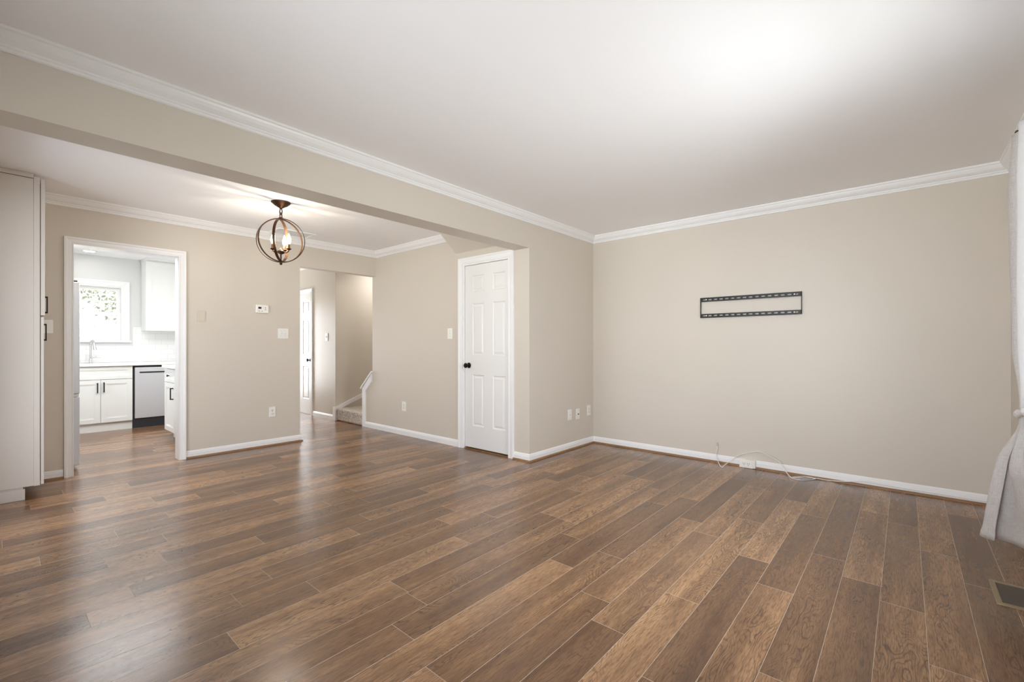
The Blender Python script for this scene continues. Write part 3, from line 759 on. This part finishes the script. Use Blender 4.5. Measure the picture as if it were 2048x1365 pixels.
# outlet box fixed over the baseboard
t = thing('baseboard_outlet', (1.672, -0.015, 0.04), 'white surface outlet box on the baseboard below the black bracket', 'outlet')
MB().box(1.611, 1.742, -0.045, -0.0135, 0.004, 0.077).build('box', M['plate'], t, bevel=0.003)
MB().box(1.608, 1.722, -0.050, -0.0452, 0.002, 0.079).build('cover_plate', M['plate'], t, bevel=0.002)
for xx in (1.648, 1.686):
    r = MB().lathe([(0.0165, -0.0502), (0.0165, -0.0525), (0.0155, -0.0532)], (xx, 0, 0.040), 'y', 20).build('receptacle', M['plate'], t)
    sl = MB().box(xx-0.009, xx-0.0062, -0.0536, -0.0531, 0.038, 0.049).box(xx+0.0062, xx+0.009, -0.0536, -0.0531, 0.039, 0.048).box(xx-0.003, xx+0.003, -0.0536, -0.0531, 0.029, 0.034).build('slot', M['slot'], r)

# ------------------------------------------------------------------ cable
def catmull(P, n=10):
    P = [Vector(p) for p in P]; out = []
    for i in range(len(P)-1):
        p0, p1, p2, p3 = P[max(i-1, 0)], P[i], P[i+1], P[min(i+2, len(P)-1)]
        for k in range(n):
            t = k/n
            out.append(0.5*((2*p1)+(-p0+p2)*t+(2*p0-5*p1+4*p2-p3)*t*t+(-p0+3*p1-3*p2+p3)*t**3))
    out.append(P[-1]); return out
r = 0.0034
path = [(1.404, -0.03, 0.172), (1.405, -0.03, 0.14), (1.396, -0.032, 0.075), (1.418, -0.06, 0.03), (1.470, -0.155, 0.006), (1.492, -0.175, r), (1.497, -0.145, 0.012),
        (1.530, -0.06, 0.045), (1.60, -0.035, 0.105), (1.695, -0.03, 0.146), (1.778, -0.03, 0.167), (1.86, -0.03, 0.138), (1.931, -0.035, 0.102), (1.985, -0.07, 0.04),
        (2.040, -0.14, 0.006), (2.075, -0.168, r), (2.125, -0.165, r), (2.170, -0.12, r), (2.200, -0.062, r), (2.185, -0.04, r+0.004), (2.13, -0.045, r+0.004), (2.075, -0.085, r), (2.050, -0.125, r),
        (2.075, -0.135, r+0.006), (2.14, -0.10, r+0.006), (2.20, -0.052, r+0.005), (2.30, -0.036, 0.006), (2.44, -0.031, 0.022), (2.53, -0.017, 0.040), (2.65, -0.017, 0.037), (2.76, -0.017, 0.035), (3.03, -0.017, 0.033), (3.24, -0.017, 0.028)]
cb = thing('white_cable', (1.9, -0.1, 0), 'thin white cable looping from the baseboard outlet along the floor and baseboard', 'cable')
MB().tube(catmull(path), r, 8).build('cord', M['cord'], cb, smooth=True)
MB().tube([(1.404, -0.03, 0.168), (1.404, -0.03, 0.196)], 0.0046, 12).build('plug', M['chrome'], cb, smooth=True)['label'] = 'metal screw connector at the upright end'
MB().tube([(2.197, -0.064, 0.006), (2.206, -0.055, 0.006)], 0.007, 10).build('cable_tie', M['cord'], cb, smooth=True)

# ------------------------------------------------------------------ floor register
fv = thing('floor_vent', (3.165, -1.618, 0), 'tan metal floor register with dark louvers by the curtain', 'vent')
b = MB()
x0, x1, y0, y1 = 3.091, 3.235, -1.757, -1.480
b.sweep([(x0, y0, 0.0005), (x0, y1, 0.0005), (x1, y1, 0.0005), (x1, y0, 0.0005)], [(0, 0), (0.004, 0.006), (0.020, 0.006), (0.022, 0.001), (0.022, 0)], (0, 0, 1), closed=True)
b.build('frame', M['vent'], fv)
MB().box(x0+0.02, x1-0.02, y0+0.02, y1-0.02, 0.0002, 0.0012).build('duct_shadow', M['shaft'], fv)
b = MB(); n = 30
for i in range(n):
    yy = y0+0.026+(y1-y0-0.052)*i/(n-1); b.box(x0+0.021, x1-0.021, yy-0.0018, yy+0.0018, 0.001, 0.0045)
b.build('louvers', M['vent_dark'], fv)

# ceiling register above the hall opening
cv = thing('ceiling_vent', (-2.48, -2.37, H), 'white ceiling vent above the hall opening behind the orb pendant', 'vent')
x0, x1, y0, y1 = -2.625, -2.345, -2.62, -2.205
MB().sweep([(x0, y0, H), (x0, y1, H), (x1, y1, H), (x1, y0, H)], [(0, 0), (0.004, -0.009), (0.022, -0.011), (0.026, -0.004), (0.026, 0)], (0, 0, 1), closed=True).build('frame', M['trim'], cv)
b = MB(); n = 14
for i in range(n):
    xx = x0+0.03+(x1-x0-0.06)*i/(n-1)
    b.prism([(xx-0.006, y0+0.025, H-0.001), (xx+0.004, y0+0.025, H-0.007), (xx+0.006, y0+0.025, H-0.006), (xx-0.003, y0+0.025, H-0.0005)], (0, y1-y0-0.05, 0))
b.build('louvers', M['trim'], cv)

# ------------------------------------------------------------------ curtain
def curtain():
    top = [(3.25,-1.56),(3.20,-1.555),(3.158,-1.585),(3.175,-1.64),(3.25,-1.66),(3.255,-1.69),(3.165,-1.735),(3.175,-1.79),(3.255,-1.82),(3.255,-1.86),(3.17,-1.90),(3.18,-1.96),(3.255,-1.99),(3.17,-2.06),(3.25,-2.12)]
    up  = [(3.25,-1.52),(3.195,-1.50),(3.150,-1.535),(3.175,-1.60),(3.25,-1.63),(3.255,-1.67),(3.160,-1.72),(3.175,-1.78),(3.255,-1.82),(3.255,-1.86),(3.165,-1.91),(3.18,-1.97),(3.255,-2.0),(3.17,-2.08),(3.25,-2.14)]
    mid = [(3.25,-1.62),(3.20,-1.60),(3.153,-1.625),(3.17,-1.67),(3.24,-1.69),(3.245,-1.71),(3.158,-1.745),(3.17,-1.79),(3.245,-1.82),(3.245,-1.85),(3.165,-1.89),(3.18,-1.94),(3.245,-1.96),(3.175,-2.02),(3.24,-2.06)]
    knot= [(3.225,-1.775),(3.19,-1.755),(3.157,-1.772),(3.165,-1.785),(3.20,-1.79),(3.205,-1.795),(3.160,-1.80),(3.163,-1.812),(3.205,-1.815),(3.205,-1.82),(3.165,-1.83),(3.17,-1.845),(3.205,-1.845),(3.18,-1.855),(3.22,-1.85)]
    low = [(3.22,-1.66),(3.15,-1.655),(3.098,-1.70),(3.120,-1.735),(3.112,-1.695),(3.168,-1.735),(3.128,-1.78),(3.15,-1.84),(3.205,-1.85),(3.21,-1.87),(3.15,-1.92),(3.17,-1.96),(3.22,-1.97),(3.18,-2.02),(3.23,-2.05)]
    hem = [(3.21,-1.56),(3.12,-1.56),(3.050,-1.62),(3.094,-1.665),(3.082,-1.620),(3.140,-1.640),(3.172,-1.682),(3.200,-1.73),(3.215,-1.79),(3.20,-1.84),(3.155,-1.93),(3.185,-1.98),(3.23,-2.0),(3.17,-2.08),(3.24,-2.13)]
    keys = [(2.105, top), (1.85, up), (1.15, mid), (0.90, knot), (0.83, knot), (0.60, low), (0.25, hem)]
    def section(z):
        for i in range(len(keys)-1):
            za, zb = keys[i][0], keys[i+1][0]
            if zb <= z <= za:
                t = (za-z)/(za-zb); t = t*t*(3-2*t) if keys[i+1][0] != 0.25 else t**0.9
                return [(a[0]*(1-t)+c[0]*t, a[1]*(1-t)+c[1]*t) for a, c in zip(keys[i][1], keys[i+1][1])]
    rnd = random.Random(3)
    n = 8; rows = []
    zs = [2.105-(2.105-0.25)*i/70 for i in range(71)]
    for z in zs:
        sec = catmull([(p[0], p[1], 0) for p in section(max(0.25, min(2.105, z)))], n)
        rows.append([(p.x, p.y) for p in sec])
    m = len(rows[0]); b = MB(); uv = []
    for i, z in enumerate(zs):
        for j in range(m):
            x, y = rows[i][j]
            w = 0.004*math.sin(9*z+j*0.35)*(1 if 0.3 < z < 0.8 else 0.25)
            zz = z
            if i > 58: zz = z-0.055*max(0, (j/m-0.42))*1.2*(i-58)/12
            b.v.append((x+w, y+w*0.6, zz)); uv.append((j*0.012, z))
    for i in range(len(zs)-1):
        for j in range(m-1):
            if j >= 5*n and zs[i] > 0.88: continue
            b.f.append((i*m+j, i*m+j+1, (i+1)*m+j+1, (i+1)*m+j))
    lit_part = MB(); lit_part.v = list(b.v)  # pleats whose window light is put into the cloth colour
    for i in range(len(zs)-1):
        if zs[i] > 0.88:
            for j in range(5*n, m-1): lit_part.f.append((i*m+j, i*m+j+1, (i+1)*m+j+1, (i+1)*m+j))
    for q in (b, lit_part):
        used = sorted({c for f_ in q.f for c in f_}); mp = {c: k for k, c in enumerate(used)}
        q.uv = [uv[c] for c in used]; q.v = [q.v[c] for c in used]; q.f = [tuple(mp[c] for c in f_) for f_ in q.f]
    return b, lit_part
cu = thing('curtain', (3.2, -1.8, 1.0), 'light linen curtain knotted at mid height beside the front window', 'curtain')
for nm, q, mm in zip(('curtain_panel', 'lit_pleats'), curtain(), ('linen', 'lit_pleats')):
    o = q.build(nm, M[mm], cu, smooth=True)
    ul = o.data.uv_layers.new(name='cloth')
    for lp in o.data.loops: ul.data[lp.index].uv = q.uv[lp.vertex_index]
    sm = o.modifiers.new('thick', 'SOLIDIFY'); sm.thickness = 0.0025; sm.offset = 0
o['label'] = 'near pleats coloured white where the window lights them'
b = MB()
pts = [(3.193+0.042*math.cos(t), -1.81+0.052*math.sin(t), 0.865+0.018*math.sin(t+2.4)) for t in [2*PI*k/24 for k in range(24)]]
kn = b.tube(pts, [0.014+0.004*math.sin(3*k) for k in range(24)], 10, closed=True).build('knot', M['linen'], cu, smooth=True)
kul = kn.data.uv_layers.new(name='cloth')
for lp in kn.data.loops:
    v = kn.data.vertices[lp.vertex_index].co; kul.data[lp.index].uv = (v.x+v.y, v.z)
# rod with an openwork finial
rd = thing('curtain_rod', (3.225, -2.8, 2.165), 'black curtain rod with a round openwork finial above the linen curtain', 'curtain rod')
MB().tube([(3.218, -1.40, 2.172), (3.218, -3.75, 2.172)], 0.010, 14).build('rod', M['black'], rd, smooth=True)
b = MB()
for k in range(4):
    az = PI*k/4
    pts = [(3.218+0.030*math.sin(t)*math.cos(az), -1.365+0.038*math.cos(t), 2.172+0.030*math.sin(t)*math.sin(az)) for t in [2*PI*q/20 for q in range(20)]]
    b.tube(pts, 0.0042, 8, closed=True)
b.ball((3.218, -1.322, 2.172), 0.010).ball((3.218, -1.407, 2.172), 0.013)
b.build('finial', M['black'], rd, smooth=True)
MB().box(3.215, 3.3425, -1.72, -1.70, 2.157, 2.163).box(3.333, 3.3425, -1.735, -1.685, 2.11, 2.21).build('rod_bracket', M['black'], rd)
for k in range(7):
    yy = -1.585-k*0.085
    pts = [(3.218+0.021*math.cos(t), yy, 2.160+0.021*math.sin(t)) for t in [2*PI*q/16 for q in range(16)]]
    MB().tube(pts, 0.0022, 6, closed=True).build('ring', M['black'], rd, smooth=True)

# ------------------------------------------------------------------ kitchen
def shaker_x(x, y0, y1, z0, z1, rail=0.055, th=0.02):
    """recessed-panel front facing +x"""
    b = MB().box(x-th, x-0.009, y0+rail, y1-rail, z0+rail, z1-rail)
    b.box(x-th, x, y0, y0+rail, z0, z1).box(x-th, x, y1-rail, y1, z0, z1).box(x-th, x, y0+rail, y1-rail, z0, z0+rail).box(x-th, x, y0+rail, y1-rail, z1-rail, z1)
    i = rail; r2 = rail+0.012
    b.box(x-0.010, x-0.005, y0+i, y0+r2, z0+i, z1-i).box(x-0.010, x-0.005, y1-r2, y1-i, z0+i, z1-i).box(x-0.010, x-0.005, y0+r2, y1-r2, z0+i, z0+r2).box(x-0.010, x-0.005, y0+r2, y1-r2, z1-r2, z1-i)
    return b
def shaker_y(y, x0, x1, z0, z1, rail=0.055, th=0.02):
    """recessed-panel front facing -y"""
    b = MB().box(x0+rail, x1-rail, y+0.009, y+th, z0+rail, z1-rail)
    b.box(x0, x0+rail, y, y+th, z0, z1).box(x1-rail, x1, y, y+th, z0, z1).box(x0+rail, x1-rail, y, y+th, z0, z0+rail).box(x0+rail, x1-rail, y, y+th, z1-rail, z1)
    i = rail; r2 = rail+0.012
    b.box(x0+i, x0+r2, y+0.005, y+0.010, z0+i, z1-i).box(x1-r2, x1-i, y+0.005, y+0.010, z0+i, z1-i).box(x0+r2, x1-r2, y+0.005, y+0.010, z0+i, z0+r2).box(x0+r2, x1-r2, y+0.005, y+0.010, z1-r2, z1-i)
    return b
def sub(o, root): return o
def bar_x(x, y, z, h=0.13):
    return MB().box(x+0.022, x+0.033, y-0.006, y+0.006, z-h/2, z+h/2).box(x-0.001, x+0.026, y-0.006, y+0.006, z-h/2, z-h/2+0.012).box(x-0.001, x+0.026, y-0.006, y+0.006, z+h/2-0.012, z+h/2)
XF = -5.265
sk = thing('sink_cabinet', (-5.58, -3.86, 0), 'white kitchen sink cabinet with two doors under the window', 'cabinet')
MB().box(-5.885, XF-0.021, -4.33, -3.389, 0.115, 0.868).build('carcass', M['cab'], sk)
MB().box(-5.885, XF-0.030, -4.33, -3.389, 0.0, 0.1145).build('toe_kick', M['cab'], sk)
shaker_x(XF, -4.325, -3.392, 0.695, 0.862, 0.042).build('false_drawer', M['cab'], sk)
dl = shaker_x(XF, -4.325, -3.722, 0.118, 0.688).build('door', M['cab'], sk)
dr = shaker_x(XF, -3.717, -3.392, 0.118, 0.688).build('door', M['cab'], sk)
sub(bar_x(XF, -3.752, 0.585).build('handle', M['black'], dl, bevel=0.001), sk); sub(bar_x(XF, -3.688, 0.59).build('handle', M['black'], dr, bevel=0.001), sk)

dw = thing('dishwasher', (-5.58, -3.08, 0), 'stainless dishwasher with a dark toe panel right of the sink cabinet', 'dishwasher')
MB().box(-5.885, XF-0.03, -3.385, -2.79, 0.10, 0.866).build('body', M['slot'], dw)
MB().box(XF-0.03, XF+0.004, -3.366, -2.79, 0.135, 0.842).build('door', M['steel'], dw, bevel=0.004)
b = MB().box(XF+0.0035, XF+0.006, -3.315, -2.86, 0.762, 0.782); b.build('pocket_handle', M['slot'], dw)
MB().box(XF+0.004, XF+0.014, -3.315, -2.86, 0.782, 0.790).build('handle_lip', M['steel'], dw)
MB().box(-5.885, XF-0.012, -3.385, -2.79, 0.0, 0.130).build('toe_panel', M['dark_kick'], dw)

co = MB().box(-5.886, -5.235, -4.90, -2.635, 0.8695, 0.903).build('countertop', M['counter'], bevel=0.004)
tag(co, 'white stone countertop running under the kitchen window', 'countertop')

# faucet
fx, fy = -5.66, -3.775
fa = thing('faucet', (fx, fy, 0.9035), 'tall arched nickel faucet at the kitchen sink', 'faucet')
MB().lathe([(0.028, 0.9035), (0.028, 0.912), (0.018, 0.916), (0.017, 0.96), (0.015, 0.965)], (fx, fy, 0), 'z', 20).build('base', M['chrome'], fa, smooth=True)
pts = [(fx, fy, 0.96), (fx, fy, 1.14)]+[(fx+0.055-0.055*math.cos(t), fy+0.012*(1-math.cos(t)), 1.14+0.075*math.sin(t)) for t in [PI*k/10 for k in range(1, 10)]]
MB().tube(catmull(pts, 4), 0.0125, 12).build('spout', M['chrome'], fa, smooth=True)
MB().tube([(fx+0.106, fy+0.023, 1.165), (fx+0.122, fy+0.032, 1.09)], [0.013, 0.019], 12).build('spray_head', M['chrome'], fa, smooth=True)
MB().tube([(fx, fy+0.01, 0.985), (fx+0.01, fy+0.06, 0.992), (fx+0.02, fy+0.095, 0.985)], [0.012, 0.009, 0.006], 10).build('lever', M['chrome'], fa, smooth=True)
t = thing('soap_dispenser', (-5.68, -3.90, 0.9035), 'small clear soap bottle left of the kitchen faucet', 'soap dispenser')
MB().lathe([(0.026, 0.9035), (0.028, 0.908), (0.028, 0.962), (0.014, 0.975), (0.012, 0.982)], (-5.68, -3.90, 0), 'z', 18).build('bottle', M['plate'], t, smooth=True)
MB().tube([(-5.68, -3.90, 0.978), (-5.68, -3.90, 1.012)], 0.004, 8).tube([(-5.68, -3.90, 1.012), (-5.645, -3.89, 1.010)], 0.005, 8).build('pump', M['chrome'], t, smooth=True)

# base cabinet on the right, facing the sink of the galley
YF = -3.25
rc = thing('base_cabinet', (-3.9, -2.94, 0), 'white base cabinet with a drawer and door just inside the kitchen doorway', 'cabinet')
MB().box(-4.20, -3.30, YF+0.021, -2.634, 0.10, 0.868).build('carcass', M['cab'], rc)
MB().box(-4.14, -3.30, YF+0.08, -2.634, 0.0, 0.0995).build('toe_kick', M['cab'], rc)
dr = shaker_y(YF, -4.198, -3.74, 0.70, 0.858, 0.036).build('drawer', M['cab'], rc)
sub(MB().lathe([(0.006, 0.0), (0.006, -0.012), (0.013, -0.018), (0.014, -0.024), (0.004, -0.028)], (-3.97, YF, 0.779), 'y', 16).build('knob', M['black'], dr, smooth=True), rc)
dd = shaker_y(YF, -4.198, -3.74, 0.104, 0.692).build('door', M['cab'], rc)
hx = -3.785
sub(MB().box(hx-0.006, hx+0.006, YF-0.033, YF-0.022, 0.50, 0.64).box(hx-0.006, hx+0.006, YF-0.026, YF+0.001, 0.50, 0.512).box(hx-0.006, hx+0.006, YF-0.026, YF+0.001, 0.628, 0.64).build('handle', M['black'], dd, bevel=0.001), rc)
shaker_y(YF, -3.735, -3.302, 0.104, 0.858).build('door', M['cab'], rc)
co = MB().box(-4.22, -3.28, YF-0.025, -2.632, 0.8695, 0.903).build('countertop', M['counter'], bevel=0.004)
tag(co, 'short white countertop on the base cabinet inside the kitchen doorway', 'countertop')

uc = thing('upper_cabinet', (-5.73, -2.91, 1.365), 'white wall cabinet hanging right of the kitchen window', 'cabinet')
MB().box(-5.886, -5.592, -3.191, -2.634, 1.365, 2.40).build('carcass', M['cab'], uc)
shaker_x(-5.571, -3.188, -2.636, 1.368, 2.375, 0.06).build('door', M['cab'], uc)
MB().box(-5.886, -5.56, -3.2, -2.634, 2.4005, 2.4285).build('top_trim', M['cab'], uc)

fr = thing('refrigerator', (-3.4, -4.5, 0), 'stainless refrigerator edge seen through the left side of the kitchen doorway', 'refrigerator')
MB().box(-3.84, -2.952, -4.96, -4.205, 0.03, 1.71).build('cabinet_body', M['fridge_side'], fr, bevel=0.004)
MB().box(-3.84, -2.95, -4.198, -4.135, 0.70, 1.728).build('upper_door', M['steel'], fr, bevel=0.008, seg=3)
MB().box(-3.84, -2.95, -4.198, -4.135, 0.045, 0.672).build('freezer_drawer', M['steel'], fr, bevel=0.008, seg=3)
MB().box(-3.80, -2.96, -4.18, -4.14, 0.674, 0.698).build('drawer_gap', M['cab'], fr)
MB().box(-3.0, -2.96, -4.20, -4.15, 1.7285, 1.742).build('hinge_cover', M['slot'], fr)
for xx in (-3.78, -3.02):
    for yy in (-4.9, -4.26): MB().lathe([(0.02, 0.0), (0.02, 0.031)], (xx, yy, 0), 'z', 12).build('foot', M['slot'], fr)

def downlight(x, y, label, power):
    t = thing('recessed_light', (x, y, H), label, 'ceiling light')
    MB().lathe([(0.078, H-0.0005), (0.080, H-0.006), (0.062, H-0.007), (0.060, H-0.0006)], (x, y, 0), 'z', 32).build('trim_ring', M['trim'], t, smooth=True)
    MB().lathe([(0.058, H-0.001), (0.058, H-0.0045), (0.05, H-0.0055)], (x, y, 0), 'z', 28).build('lens', M['downlight'], t)
    l = bpy.data.lights.new('downlight_lamp', 'AREA'); l.shape = 'DISK'; l.size = 0.11; l.energy = power; l.color = (1.0, 0.975, 0.94)
    lo = bpy.data.objects.new('downlight_lamp', l); C.objects.link(lo); lo.location = (x, y, H-0.012)
downlight(-5.56, -3.80, 'lit recessed ceiling light above the kitchen sink', 0.8)
def hidden_fill(name, loc, power, size=0.14, col=(1.0, 0.975, 0.94)):
    l = bpy.data.lights.new(name, 'AREA'); l.shape = 'DISK'; l.size = size; l.energy = power; l.color = col
    lo = bpy.data.objects.new(name, l); C.objects.link(lo); lo.location = loc
hidden_fill('kitchen_fill', (-3.55, -3.7, H-0.02), 46, 1.5, (0.96, 0.98, 1.0))  # unseen fill without a fixture, added to brighten the kitchen
hidden_fill('stair_fill', (-3.35, -0.45, H-0.012), 9)  # unseen fill without a fixture, added to brighten the stairwell

# ------------------------------------------------------------------ outdoors beyond the kitchen window
b = MB().box(-60, 60, -60, 60, -0.72, -0.5); tag(b.build('lawn', M['grass']), 'lawn around the house seen outside the kitchen window', 'ground', kind='structure')
b = MB().box(3.48, 4.7, -14, 3, -0.499, -0.45); tag(b.build('front_bounce', M['concrete']), 'unseen pale slab added to bounce light through the front window', 'ground', kind='structure')  # added reflector, throws light up to the living room ceiling
b = MB().box(-7, 6, -8.6, -5.23, -0.499, -0.15); tag(b.build('rear_bounce', M['concrete']), 'unseen pale slab added to bounce light into the rear openings', 'ground', kind='structure')  # added reflector outside the rear openings, lifts the indoor light
hs = thing('house', (-38, -1.5, -0.5), 'pale neighbouring house with a grey roof beyond the kitchen window', 'house')
MB().box(-42, -35, -9, 6, -0.5, 0.95).build('wall', M['siding'], hs)
MB().prism([(-42.5, -9.5, 0.95), (-34.5, -9.5, 0.95), (-38.5, -9.5, 3.15)], (0, 16, 0)).build('roof', M['asphalt'], hs)
def tree(x, y, h, sd, label):
    rnd = random.Random(sd)
    t = thing('tree', (x, y, -0.5), label, 'tree', 'trees outside the kitchen window')
    b = MB().tube([(x, y, -0.5), (x+0.1, y, h*0.25), (x, y+0.15, h*0.55)], [0.22, 0.17, 0.1], 10)
    for k in range(6):
        a = rnd.uniform(0, 2*PI); b.tube([(x, y, h*(0.2+0.06*k)), (x+math.cos(a)*1.0, y+math.sin(a)*1.0, h*(0.36+0.07*k)), (x+math.cos(a)*1.7, y+math.sin(a)*1.7, h*(0.5+0.07*k))], [0.08, 0.05, 0.02], 6)
    b.build('trunk', M['bark'], t, smooth=True)
    b = MB()
    for k in range(4200):
        while True:
            p = Vector((rnd.uniform(-1, 1), rnd.uniform(-1, 1), rnd.uniform(-1, 1)))
            if 0.25 < p.length < 1: break
        p = Vector((x+p.x*h*0.42, y+p.y*h*0.42, h*0.62+p.z*h*0.40))
        u = Vector((rnd.gauss(0, 1), rnd.gauss(0, 1), rnd.gauss(0, 1))).normalized(); v = u.orthogonal().normalized(); s_ = rnd.uniform(0.08, 0.17)
        n = len(b.v); b.v += [tuple(p-u*s_), tuple(p+v*s_*0.5), tuple(p+u*s_), tuple(p-v*s_*0.5)]; b.f.append((n, n+1, n+2, n+3))
    b.build('crown', M['leaf'], t)
tree(-27, 1.2, 8.0, 1, 'leafy tree at the right of the kitchen window view')
tree(-46, -1.5, 12.0, 2, 'tallest leafy tree, behind the neighbouring house outside the kitchen window')
tree(-26, -6.0, 7.5, 3, 'leafy tree at the left of the kitchen window view')
